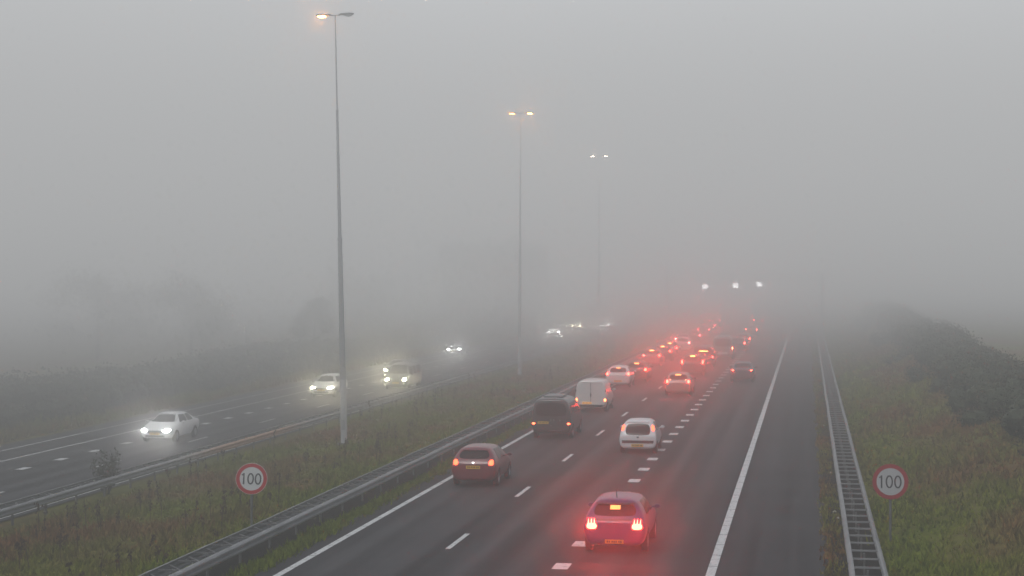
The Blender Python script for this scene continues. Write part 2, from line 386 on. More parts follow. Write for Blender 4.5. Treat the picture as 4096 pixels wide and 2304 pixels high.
def scrub(name, label, clumps, leaf_r, per, twig=True, cat='shrubbery', brown=.3):
    """clumps: (x, y, z, rx, ry, rz); each is a lumpy dark heart wrapped in leaves"""
    m = MB()
    for (x, y, z, rx, ry, rz) in clumps:
        vs = []; nu, nv = 7, 5
        for j in range(nv + 1):
            ph = PI * j / nv
            for i in range(nu):
                th = 2 * PI * i / nu; q = .62 + .16 * R.random()
                vs.append((x + rx * q * math.sin(ph) * math.cos(th), y + ry * q * math.sin(ph) * math.sin(th), z + rz * q * math.cos(ph)))
        m.add(vs, [(j * nu + i, j * nu + (i + 1) % nu, (j + 1) * nu + (i + 1) % nu, (j + 1) * nu + i) for j in range(nv) for i in range(nu)], 0)
        cb = R.random() < brown
        for _ in range(per):
            d = Vector((R.gauss(0, 1), R.gauss(0, 1), R.gauss(0, 1))).normalized(); q = .62 + .5 * R.random() ** 1.6
            if d.z < -.5: continue
            leaf(m, (x + rx * q * d.x, y + ry * q * d.y, z + rz * q * d.z), leaf_r * (.6 + .8 * R.random()), 1 if (cb or R.random() < .12) else 0)
        if twig:
            for _ in range(7):
                a = R.random() * 2 * PI; s = .5 + .4 * R.random()
                p = Vector((x + rx * s * math.cos(a), y + ry * s * math.sin(a), z + rz * .5)); e = p + Vector((R.gauss(0, .2), R.gauss(0, .2), rz * (.5 + .5 * R.random())))
                m.tube([p, e], [.014, .006], 3, 1, False)
                for k in range(10): leaf(m, p.lerp(e, R.random()) + Vector((R.gauss(0, .07), R.gauss(0, .07), 0)), leaf_r * .8, 0)
    return m.build(name, LEAF, kind='stuff', label=label, category=cat)

cl = []; y = 44.
while y < 235:
    h = 1.15 + .25 * R.random() + .15 * math.sin(y * .11) + max(0, y - 70) * .006
    for _ in range(2 if y < 120 else 1):
        x = 7.5 + 1.6 * R.random(); cl.append((x, y + R.gauss(0, .5), gz(x) + h * .36, .9 + .6 * R.random(), 1.0 + .7 * R.random(), h * (.55 + .35 * R.random())))
    x = 9.2 + 1.5 * R.random(); cl.append((x, y + R.gauss(0, .6), gz(x) + h * .4, 1.1, 1.3, h * .72))
    if R.random() < .18:
        x = 6.0 + 1.2 * R.random(); cl.append((x, y, gz(x) + .2, .6 + .5 * R.random(), .7 + .5 * R.random(), .4 + .5 * R.random()))
    y += 1.2 + y * .005
scrub('bank_shrubbery', 'dark dense shrubbery along the crest of the right bank', cl, .06, 420, twig=False, brown=.2)

cl = []; y = 74.
while y < 330:
    h = 2.5 + .35 * math.sin(y * .09) + .25 * R.random() - .002 * (y - 100)
    x = -46.2 - 1.2 * R.random(); cl.append((x, y, -1 + h * .5, 1.5, 2.0, h * .55))
    x = -44.2 - .8 * R.random(); cl.append((x, y + 1, -1 + .7, 1.0, 1.6, .8 + .7 * R.random()))
    x = -49 - 1.2 * R.random(); cl.append((x, y, -1 + h * .5, 1.6, 2.2, h * .56))
    y += 2.3
scrub('roadside_scrub', 'long dark belt of scrub beyond the far carriageway, dissolving into fog', cl, .12, 210, twig=False)

def tree(label, x, y, h, wdt, trunk_h, seed, leaf_r=.13, n=5200):
    rr = random.Random(seed); t = thing('tree', label, 'tree', (x, y, gz(x)), 0, 'trees behind the roadside scrub')
    m = MB(); m.tube([(0, 0, -.1), (.1, 0, trunk_h), (.05, .1, h * .8)], [.22, .17, .06], 8)
    tips = []
    for i in range(11):
        z0 = trunk_h + (h * .75 - trunk_h) * i / 10; a = rr.random() * 2 * PI; r = wdt * (.35 + .65 * math.sin(PI * (.25 + .65 * i / 10))) * (.6 + .5 * rr.random())
        e = Vector((r * math.cos(a), r * math.sin(a), z0 + h * .18 * (.5 + rr.random()))); m.tube([(0.05, .03, z0), e * .55 + Vector((0, 0, z0 * .45)), e], [.08, .05, .02], 5); tips.append(e)
    m.build('trunk', BARK, t, smooth=50)
    c = MB(); tips += [Vector((0, 0, h * .88)), Vector((wdt * .2, 0, h * .75))]
    for _ in range(n):
        e = rr.choice(tips); s = wdt * .22; p = e + Vector((rr.gauss(0, s), rr.gauss(0, s), rr.gauss(0, s * .75)))
        if p.z < trunk_h * .7: continue
        leaf(c, p, leaf_r * (.6 + .8 * rr.random()), 0 if rr.random() < .8 else 1)
    c.build('crown', LEAF, t)
    return t
tree('broad faint tree at far left, a grey shape above the scrub', -72, 172, 8.4, 4.6, 2.0, 3)
tree('lower faint tree joined to the right flank of the broad far left tree', -62, 172, 7.8, 4.2, 1.6, 4)
tree('small dark tree rising behind the nearest lamp mast', -49, 172, 6.6, 1.8, 1.5, 5)
tree('thin pale tree rising between the second and third lamp masts', -44.5, 262, 11.5, 2.0, 2.2, 6)
tree('pale rounded tree just left of the boxy building', -61, 235, 8.5, 5, 2.0, 8)

def shrub(label, x, y, zg, h):
    t = thing('shrub', label, 'shrub', (x, y, zg)); rr = random.Random(11); st = MB(); lf = MB()
    for k in range(16):
        a = rr.random() * 2 * PI; sx = (-.32 if k % 2 else .30) + rr.gauss(0, .14); hh = h * (.65 + .4 * rr.random()) * (1 if abs(sx) > .15 else .7)
        e = Vector((sx + .2 * math.cos(a), .35 * math.sin(a), hh)); p = Vector((sx * .25, 0, 0)); st.tube([p, p.lerp(e, .5) + Vector((sx * .25, 0, 0)), e], [.014, .01, .004], 4)
        for q in range(34):
            u = .25 + .75 * rr.random(); c = p.lerp(e, u) + Vector((rr.gauss(0, .08), rr.gauss(0, .08), rr.gauss(0, .05))); leaf(lf, c, .05 + .03 * rr.random(), 0 if rr.random() < .8 else 1)
    st.build('stem', BARK, t); lf.build('foliage', LEAF, t)
    return t
shrub('small dark two topped bush growing at the guard rail of the far carriageway', -26.95, 65.3, -.74, 1.7)

# ------------------------------------------------------------------ lamp masts
SODIUM = (1., .36, .07)
def street_lamp(label, x, y, zg, h, lean, lit, arm=(.95, .95)):
    t = thing('street_lamp', label, 'street lamp', (x, y, zg), 0, 'tall lamp masts in the median'); t.rotation_euler = (0, math.radians(lean), 0)
    s = h / 21.0
    MB().tube([(0, 0, -.3), (0, 0, 3.2 * s)], [.165, .16], 14).build('base', MAST_LOW, t, smooth=40)
    m = MB()
    for pts in ([(3.2, .158), (10.0, .115)], [(10.0, .128), (10.12, .128)], [(10.12, .094), (16.3, .062)], [(16.3, .07), (16.38, .07)], [(16.38, .042), (21.0, .034)]):
        m.tube([(0, 0, z * s) for z, _ in pts], [r for _, r in pts], 12)
    m.build('pole', MAST, t, smooth=40)
    MB().tube([(0, 0, -.2), (0, 0, .10)], [.34, .34], 16).build('foot', STEEL_DARK, t)
    MB().box((0, -.158, 1.0), (.16, .03, .5)).build('access_door', MAST, t)
    for sgn, a, on in ((-1, arm[0], lit[0]), (1, arm[1], lit[1])):
        MB().tube([(0, 0, h - .02), (sgn * .25, 0, h), (sgn * (a - .35), 0, h + .01)], [.035, .032, .03], 8).build('arm', MAST, t, smooth=40)
        hd = MB(); prof = []                                   # flat teardrop housing
        for u, w, th in ((-.42, .05, .03), (-.34, .09, .05), (-.16, .13, .065), (.05, .16, .07), (.24, .14, .06), (.34, .09, .035)):
            prof.append([(sgn * (a + u), w * math.cos(2 * PI * k / 12), h + .035 + th * math.sin(2 * PI * k / 12)) for k in range(12)])
        hd.add([p for r in prof for p in r], [(i * 12 + k, i * 12 + (k + 1) % 12, (i + 1) * 12 + (k + 1) % 12, (i + 1) * 12 + k) for i in range(5) for k in range(12)] + [tuple(range(12)), tuple(range(60, 72))])
        ho = hd.build('lamp_head', STEEL_DARK, t, smooth=50)
        b = MB(); rows = []
        for j in range(5):
            ph = PI / 2 * j / 4
            rows.append([(sgn * (a + .06) + .22 * math.cos(ph) * math.cos(2 * PI * k / 12), .14 * math.cos(ph) * math.sin(2 * PI * k / 12), h - .02 - .08 * math.sin(ph)) for k in range(12)])
        b.add([p for r in rows for p in r], [(j * 12 + k, j * 12 + (k + 1) % 12, (j + 1) * 12 + (k + 1) % 12, (j + 1) * 12 + k) for j in range(4) for k in range(12)])
        if on: bulb(t, (sgn * (a + .06), 0, h - .22), (SODIUM if on != 45 else (1., .7, .5)), on * LAMP_W, 0, 170)
        b.build('lamp_bowl', emit_mat(SODIUM if on != 45 else (1., .75, .55), on) if on else LENS_OFF, ho, label='lit orange lamp bowl' if on else 'unlit lamp bowl')
    return t
street_lamp('nearest tall lamp mast, only its left lamp lit orange', -22.42, 84.1, -.52, 21.05, -1.2, (80, 0), (.62, .60))
street_lamp('second tall lamp mast, fainter, both lamps lit orange', -23.3, 142.9, -.55, 21.6, .25, (50, 110), (.67, .70))
street_lamp('third lamp mast, its pole lost in fog under two tiny lights', -23.65, 201.7, -.55, 22.0, 0, (45, 45), (.70, .70))

# ------------------------------------------------------------------ speed signs
WHITE_SIGN = pmat('sign_white', (.72, .72, .71), .5); RED_SIGN = pmat('sign_red', (.52, .014, .024), .5); RED_DULL = pmat('sign_red_dull', (.33, .018, .026), .6); WHITE_DULL = pmat('sign_white_dull', (.45, .45, .45), .6); INK = pmat('sign_ink', (.03, .03, .035), .6)
def disc(m, r, y, n=48, r0=0.):
    if r0: m.add([(q * math.cos(2 * PI * k / n), y, q * math.sin(2 * PI * k / n)) for q in (r0, r) for k in range(n)], [(k, (k + 1) % n, n + (k + 1) % n, n + k) for k in range(n)])
    else: m.add([(r * math.cos(2 * PI * k / n), y, r * math.sin(2 * PI * k / n)) for k in range(n)], [tuple(range(n))])
def digits_100(m, y, w):
    H = .365; z = -H / 2
    stroke(m, [(-.305, H / 2 - .075), (-.245, H / 2 - .005), (-.245, z)], w, y)
    for cx in (-.03, .205):
        stroke(m, [(cx + .083 * math.cos(2 * PI * k / 28), (H / 2 - w / 2) * math.sin(2 * PI * k / 28) * (1 if abs(math.sin(2 * PI * k / 28)) < .95 else 1)) for k in range(28)], w, y, closed=True)
def speed_sign(label, x, y, zg, zc, tilt, red, white, r_in, rim, w, yaw):
    t = thing('speed_limit_sign', label, 'road sign', (x, y, zg), yaw); h = zc - zg
    MB().tube([(0, .05, -.2), (0, .05, h + .3)], [.038, .038], 10).build('post', STEEL_DARK, t, smooth=40)
    def P(m, name, mat):
        c, s = math.cos(tilt), math.sin(tilt); m.v = [(a * c + b * s, yy, -a * s + b * c + h) for a, yy, b in m.v]; return m.build(name, mat, t)
    b = MB(); disc(b, .5, .012); n = 48
    b.add([(.5 * math.cos(2 * PI * k / n), yy, .5 * math.sin(2 * PI * k / n)) for yy in (-.006, .012) for k in range(n)], [(k, (k + 1) % n, n + (k + 1) % n, n + k) for k in range(n)])
    disc(b, .499, -.006); P(b, 'sign_plate', white if rim else red)
    b = MB(); disc(b, .488 if rim else .497, -.009, 48, r_in); P(b, 'red_ring', red)
    if not rim: b = MB(); disc(b, r_in + .003, -.0085); P(b, 'white_face', white)
    b = MB(); digits_100(b, -.012, w); P(b, 'digits', INK)
    return t
speed_sign('bright red and white 100 speed sign standing in the median grass', -17.46, 54.1, -.28, 1.32, .05, RED_SIGN, WHITE_SIGN, .375, True, .046, .30)
speed_sign('dull red and grey 100 speed sign on the right bank', 2.3, 51.04, .34, 1.96, 0., RED_DULL, WHITE_DULL, .385, False, .040, -.05)

# ------------------------------------------------------------------ gantry with lit 50 displays
g = thing('sign_gantry', 'fog hidden gantry over the near carriageway showing three lit white 50 displays', 'gantry', (-6.9, 205, 0))
for sx in (-9.2, 8.5): MB().tube([(sx, 0, -.2), (sx, 0, 7.9)], [.17, .14], 10).build('post', MAST, g, smooth=40)
m = MB()
for zz in (7.35, 7.9):
    for yy in (0, .5): m.box((-.35, yy, zz), (17.7, .09, .09))
for k in range(18): m.box((-9.0 + k * 1.0, 0, 7.62), (.05, .05, .75), rot=Matrix.Rotation(.9 * (1 if k % 2 else -1), 3, 'Y'))
m.build('truss_beam', MAST, g)
for (x, z) in ((-11.76, 6.46), (-8.25, 6.61), (-5.53, 6.73)):
    b = MB().box((x + 6.9, -.1, z), (1.0, .3, .95)).box((x + 6.9, .15, z + .68), (.1, .1, .5)).build('matrix_display', STEEL_DARK, g)
    d = MB(); w = .052
    stroke(d, [(-.05, .19), (-.22, .19), (-.235, .02), (-.15, .045), (-.075, .015), (-.05, -.06), (-.075, -.15), (-.15, -.19), (-.24, -.165)], w)
    stroke(d, [(.145 + .092 * math.cos(2 * PI * k / 20), .19 * math.sin(2 * PI * k / 20)) for k in range(20)], w, closed=True)
    a = math.radians(-3.5); c, s = math.cos(a), math.sin(a)
    d.v = [(x + 6.9 + (p * c + q * s) * 1.15, -.26, z + (q * c - p * s) * 1.15) for p, _, q in d.v]
    d.build('digits', emit_mat((1., 1., 1.), 15), b)

# ------------------------------------------------------------------ building
t = thing('building', 'faint boxy flat roofed building looming in fog beyond the far carriageway', 'building', (-50, 282, -.9))
WALL = noise_mat('building_wall', [(.3, (.05, .048, .045)), (.7, (.08, .075, .07))], .6, .9)
MB().box((0, 0, 6.6), (15.6, 12, 13.4)).build('wall', WALL, t)
MB().box((0, 0, 13.45), (16.0, 12.4, .3)).box((3, 1, 14.0), (3, 3, .8)).build('roof', STEEL_DARK, t)
for fl in range(4):
    for k in range(5):
        f = MB().box((-6 + k * 3, -6.02, 2.2 + fl * 3.1), (1.7, .1, 1.5)).build('window', STEEL_DARK, t)
        MB().box((-6 + k * 3, -6.08, 2.2 + fl * 3.1), (1.5, .04, 1.3)).build('pane', GLASS, f)

# ------------------------------------------------------------------ litter on the right verge
for (x, y, s, lab) in ((.78, 92.0, .16, 'pale scrap of litter farthest up the right verge'), (.86, 58.5, .09, 'smaller pale scrap of litter low on the right verge'), (.95, 57.0, .07, 'tiny scrap of litter nearest the right guard rail foot'), (.88, 70, .10, 'yellowish litter scrap halfway up the right verge')):
    m = MB(); ring = [(s * (.6 + .5 * R.random()) * math.cos(2 * PI * k / 7), s * (.6 + .5 * R.random()) * math.sin(2 * PI * k / 7), .02 + .05 * R.random()) for k in range(7)]
    m.add(ring + [(0, 0, .11)], [(k, (k + 1) % 7, 7) for k in range(7)])
    o = m.build('litter_scrap', pmat('pale_litter', (.55, .54, .48), .8), label=lab, category='litter', group='litter on the right verge'); o.location = (x, y, .02 if x < .6 else .03)

# ------------------------------------------------------------------ vehicles
# station: y from the rear, bottom z, low half-width, (mid z, w), (belt z, w), (roof edge z, w), top z     for a 4.0 x 1.72 x 1.48 hatchback
ST = {
 'hatch': (4.0, 1.72, 1.48, [
  (.00, .34, .58, .60, .72, .76, .70, .83, .58, .86), (.07, .24, .72, .58, .83, .86, .80, .93, .70, .96), (.16, .22, .76, .58, .86, .97, .82, 1.03, .72, 1.06),
  (.46, .20, .78, .58, .865, .99, .835, 1.36, .60, 1.41), (.62, .20, .78, .58, .865, .98, .84, 1.41, .59, 1.455), (1.15, .20, .78, .58, .865, .96, .845, 1.44, .60, 1.485),
  (1.9, .20, .78, .58, .865, .95, .845, 1.43, .60, 1.475), (2.35, .20, .78, .58, .865, .94, .845, 1.38, .58, 1.43), (2.98, .20, .78, .58, .865, .92, .84, .98, .70, 1.02),
  (3.45, .20, .78, .57, .865, .82, .82, .87, .66, .91), (3.82, .22, .74, .54, .82, .70, .76, .74, .58, .77), (4.0, .30, .62, .50, .66, .60, .62, .63, .5, .65)]),
 'city': (3.45, 1.64, 1.47, [
  (.00, .30, .66, .50, .76, .66, .76, .76, .66, .78), (.05, .22, .74, .50, .81, .72, .80, .84, .70, .86), (.12, .20, .76, .52, .82, .86, .79, .98, .70, 1.0),
  (.30, .20, .76, .54, .82, .94, .79, 1.36, .62, 1.40), (.45, .20, .76, .55, .825, .95, .80, 1.41, .60, 1.45), (1.0, .20, .76, .55, .825, .94, .80, 1.43, .60, 1.475),
  (1.6, .20, .76, .55, .825, .93, .80, 1.42, .60, 1.465), (2.0, .20, .76, .55, .825, .93, .80, 1.36, .58, 1.41), (2.65, .20, .76, .55, .825, .91, .79, .99, .68, 1.03),
  (3.05, .20, .76, .55, .82, .80, .77, .86, .62, .9), (3.3, .22, .72, .52, .78, .68, .72, .72, .56, .75), (3.45, .3, .6, .5, .64, .58, .6, .61, .48, .63)]),
 'van': (4.9, 1.90, 1.98, [
  (.00, .42, .82, .66, .90, 1.05, .90, 1.80, .80, 1.86), (.06, .28, .86, .64, .945, 1.05, .935, 1.88, .82, 1.94), (.22, .24, .88, .64, .95, 1.06, .945, 1.92, .82, 1.985),
  (.9, .22, .88, .64, .95, 1.06, .945, 1.93, .82, 1.99), (2.0, .22, .88, .64, .95, 1.06, .945, 1.93, .82, 1.99), (3.1, .22, .88, .64, .95, 1.06, .945, 1.90, .80, 1.96),
  (3.45, .22, .88, .64, .95, 1.06, .94, 1.80, .76, 1.86), (4.2, .22, .88, .64, .95, 1.04, .92, 1.14, .80, 1.20), (4.6, .24, .86, .62, .92, .92, .86, 1.0, .72, 1.05), (4.82, .28, .8, .58, .84, .76, .78, .82, .62, .86), (4.9, .36, .7, .52, .74, .64, .7, .68, .56, .70)]),
 'sedan': (4.5, 1.78, 1.44, [
  (.00, .36, .60, .60, .74, .80, .72, .86, .62, .88), (.08, .26, .74, .60, .86, .92, .82, .96, .72, .98), (.5, .20, .80, .60, .89, .95, .86, .99, .76, 1.02), (.62, .20, .80, .60, .89, .95, .87, 1.02, .74, 1.05),
  (1.2, .20, .80, .60, .89, .95, .87, 1.34, .62, 1.38), (1.5, .20, .80, .60, .89, .94, .87, 1.39, .61, 1.43), (2.2, .20, .80, .60, .89, .93, .87, 1.40, .61, 1.445), (2.6, .20, .80, .60, .89, .92, .87, 1.36, .60, 1.40),
  (3.3, .20, .80, .60, .89, .90, .86, .96, .72, 1.0), (3.9, .20, .80, .58, .88, .80, .84, .85, .68, .89), (4.3, .22, .76, .54, .82, .68, .76, .72, .6, .75), (4.5, .3, .62, .5, .66, .58, .62, .61, .5, .63)]),
}
def cage(kind, L, W, H):
    l0, w0, h0, st = ST[kind]; kl, kw, kh = L / l0, W / w0, H / h0; m = MB(); n = 14
    for (y, zb, wl, zm, wm, zbt, wb, zr, wr, zt) in st:
        half = [(wl * .86, zb), (wl, zb + .10), (wm, zm), (wb, zbt), (wr, zr), (wr * .55, (zr + 2 * zt) / 3)]
        ring = [(0, zb)] + half + [(0, zt)] + [(-a, b) for a, b in reversed(half)]
        m.v += [(a * kw, (y - l0 / 2) * kl, b * kh) for a, b in ring]
    S = len(st)
    for i in range(S - 1):
        for k in range(n):
            m.f.append((i * n + k, (i + 1) * n + k, (i + 1) * n + (k + 1) % n, i * n + (k + 1) % n)); m.m.append(0)
    for o, flip in ((0, False), ((S - 1) * n, True)):
        caps = [(0, 1, 2, 12, 13)[:0] or (0, 1, 13), (1, 2, 12, 13), (2, 3, 11, 12), (3, 4, 10, 11), (4, 5, 9, 10), (5, 6, 8, 9), (6, 7, 8)]
        for c in caps:
            c = tuple(o + q for q in c); m.f.append(c[::-1] if flip else c); m.m.append(0)
    return m

BODY_CACHE = {}
def body_mesh(kind, L, W, H, near, axles, wr):
    key = (kind, L, W, H, near)
    if key in BODY_CACHE: return BODY_CACHE[key]
    me = cage(kind, L, W, H).mesh('body', [BLACK, BLACK]); tmp = link('tmp_body', me)
    sm = tmp.modifiers.new('s', 'SUBSURF'); sm.levels = 2; sm.render_levels = 2
    cut = None
    if near:
        cm = MB()
        for ya in axles:
            for sx in (-1, 1):
                x0, x1 = sx * (W / 2 - .30), sx * (W / 2 + .25)
                cm.tube([(x0, ya, wr), (x1, ya, wr)], wr * 1.16, 20, 1)
        cut = cm.build('tmp_cut', [BLACK, BLACK])
        bo = tmp.modifiers.new('b', 'BOOLEAN'); bo.object = cut; bo.operation = 'DIFFERENCE'; bo.solver = 'EXACT'
    bpy.context.view_layer.update(); dg = bpy.context.evaluated_depsgraph_get()
    out = bpy.data.meshes.new_from_object(tmp.evaluated_get(dg)); out.name = 'body'
    bpy.data.objects.remove(tmp)
    if cut: bpy.data.objects.remove(cut)
    out.polygons.foreach_set('use_smooth', [True] * len(out.polygons)); out.set_sharp_from_angle(angle=math.radians(38))
    bv = BVHTree.FromPolygons([v.co.copy() for v in out.vertices], [tuple(p.vertices) for p in out.polygons])
    BODY_CACHE[key] = (out, bv); return BODY_CACHE[key]

def patch(bv, quad, view, nu=8, nv=5, off=.008, rnd=.0, m=None, skirt=.02):
    """panel that follows the body: quad = four (u, z) corners seen from 'rear', 'front', 'left', 'right' or 'top' (u, y)"""
    m = m or MB(); D = {'rear': Vector((0, 1, 0)), 'front': Vector((0, -1, 0)), 'right': Vector((-1, 0, 0)), 'left': Vector((1, 0, 0))}[view]
    pts = []; last = None
    for j in range(nv + 1):
        for i in range(nu + 1):
            s, t = i / nu, j / nv
            if rnd:
                a, b = 2 * s - 1, 2 * t - 1; k = 1 - rnd * .29 * (a * a) * (b * b) / max(a * a, b * b, 1e-6) * 1.0
                s, t = .5 + a * k / 2, .5 + b * k / 2
            A, B, C, Dq = quad; u = (A[0] * (1 - s) + B[0] * s) * (1 - t) + (Dq[0] * (1 - s) + C[0] * s) * t; z = (A[1] * (1 - s) + B[1] * s) * (1 - t) + (Dq[1] * (1 - s) + C[1] * s) * t
            o = Vector((u, 0, z)) - D * 8 if view in ('rear', 'front') else Vector((0, u, z)) - D * 8
            hit = bv.ray_cast(o, D)
            d = (hit[0] - o).dot(D) if hit[0] is not None else (last if last else 7.0)
            if last is not None and abs(d - last) > .6: d = last
            last = d; pts.append((o + D * (d - off), D))
    K = nu + 1; base = len(m.v)
    m.v += [tuple(p) for p, _ in pts]; m.f += [(base + j * K + i, base + j * K + i + 1, base + (j + 1) * K + i + 1, base + (j + 1) * K + i) for j in range(nv) for i in range(nu)]; m.m += [0] * (nu * nv)
    rim = [i for i in range(K)] + [j * K + nu for j in range(1, nv + 1)] + [nv * K + i for i in range(nu - 1, -1, -1)] + [j * K for j in range(nv - 1, 0, -1)]
    b2 = len(m.v); m.v += [tuple(pts[i][0] + D * (off + skirt)) for i in rim]
    for a in range(len(rim)):
        c = (a + 1) % len(rim); m.f.append((base + rim[a], b2 + a, b2 + c, base + rim[c])); m.m.append(0)
    return m

def Q(x0, x1, z0, z1, top=None):
    """quad; top = (x0, x1) of the upper edge"""
    t = top or (x0, x1); return [(x0, z0), (x1, z0), (t[1], z1), (t[0], z1)]
def mir(q): return [(-q[1][0], q[1][1]), (-q[0][0], q[0][1]), (-q[3][0], q[3][1]), (-q[2][0], q[2][1])]

def wheel(parent, x, y, r, near):
    s = 1 if x > 0 else -1; w = .19; m = MB()
    prof = [(-w / 2, r * .62), (-w / 2, r * .93), (-w * .38, r), (w * .38, r), (w / 2, r * .93), (w / 2, r * .62)]
    n = 22 if near else 12
    if not near:
        m.lathe_x(prof + [(w / 2 - .01, 0)], 0, 0, 0, n); o = m.build('wheel', RUBBER, parent, smooth=40); o.location = (x, y, r); return
    o = link('wheel', None, parent); o.location = (x, y, r)
    m.lathe_x(prof, 0, 0, 0, n).build('tyre', RUBBER, o, smooth=40)
    rm = MB(); rm.lathe_x([(s * .02, 0), (s * .02, r * .18), (s * .035, r * .2)], 0, 0, 0, n)
    rm.lathe_x([(s * .05, r * .60), (s * .085, r * .63), (s * .02, r * .56), (-s * .06, r * .56)], 0, 0, 0, n)
    for k in range(7):
        a = 2 * PI * k / 7; rm.box((s * .045, .38 * r * math.cos(a), .38 * r * math.sin(a)), (.03, r * .55, .05), rot=Matrix.Rotation(a, 3, 'X'))
    rm.build('rim', ALLOY, o, smooth=40)
    MB().lathe_x([(-s * .02, 0), (-s * .02, r * .56)], 0, 0, 0, n).build('brake_disc', BLACK, o)

def plate(parent, bv, x, z, view, w=.52, h=.115, lit=0.):
    mt = emit_mat((1., .45, .08), lit) if lit else PLATE_Y  # a lit plate glows by itself in place of light falling on it
    o = patch(bv, Q(x - w / 2, x + w / 2, z - h / 2, z + h / 2), view, 4, 1, .022).build('number_plate', mt, parent)
    ink = MB(); s = 1 if view == 'rear' else -1
    for i, u in enumerate((-.19, -.135, -.055, 0, .055, .135, .19)):   # worn, unreadable marks
        patch(bv, Q(x + s * u - .018, x + s * u + .018, z - .03 + .004 * (i % 3), z + .034 - .005 * (i % 2)), view, 1, 1, .025, m=ink, skirt=0)
    ink.build('plate_marks', PLATE_INK, o)

def paint_mat(name, col, rough=.32, metal=0.):
    return pmat('paint_' + name, col, rough, metal, .5, .6)

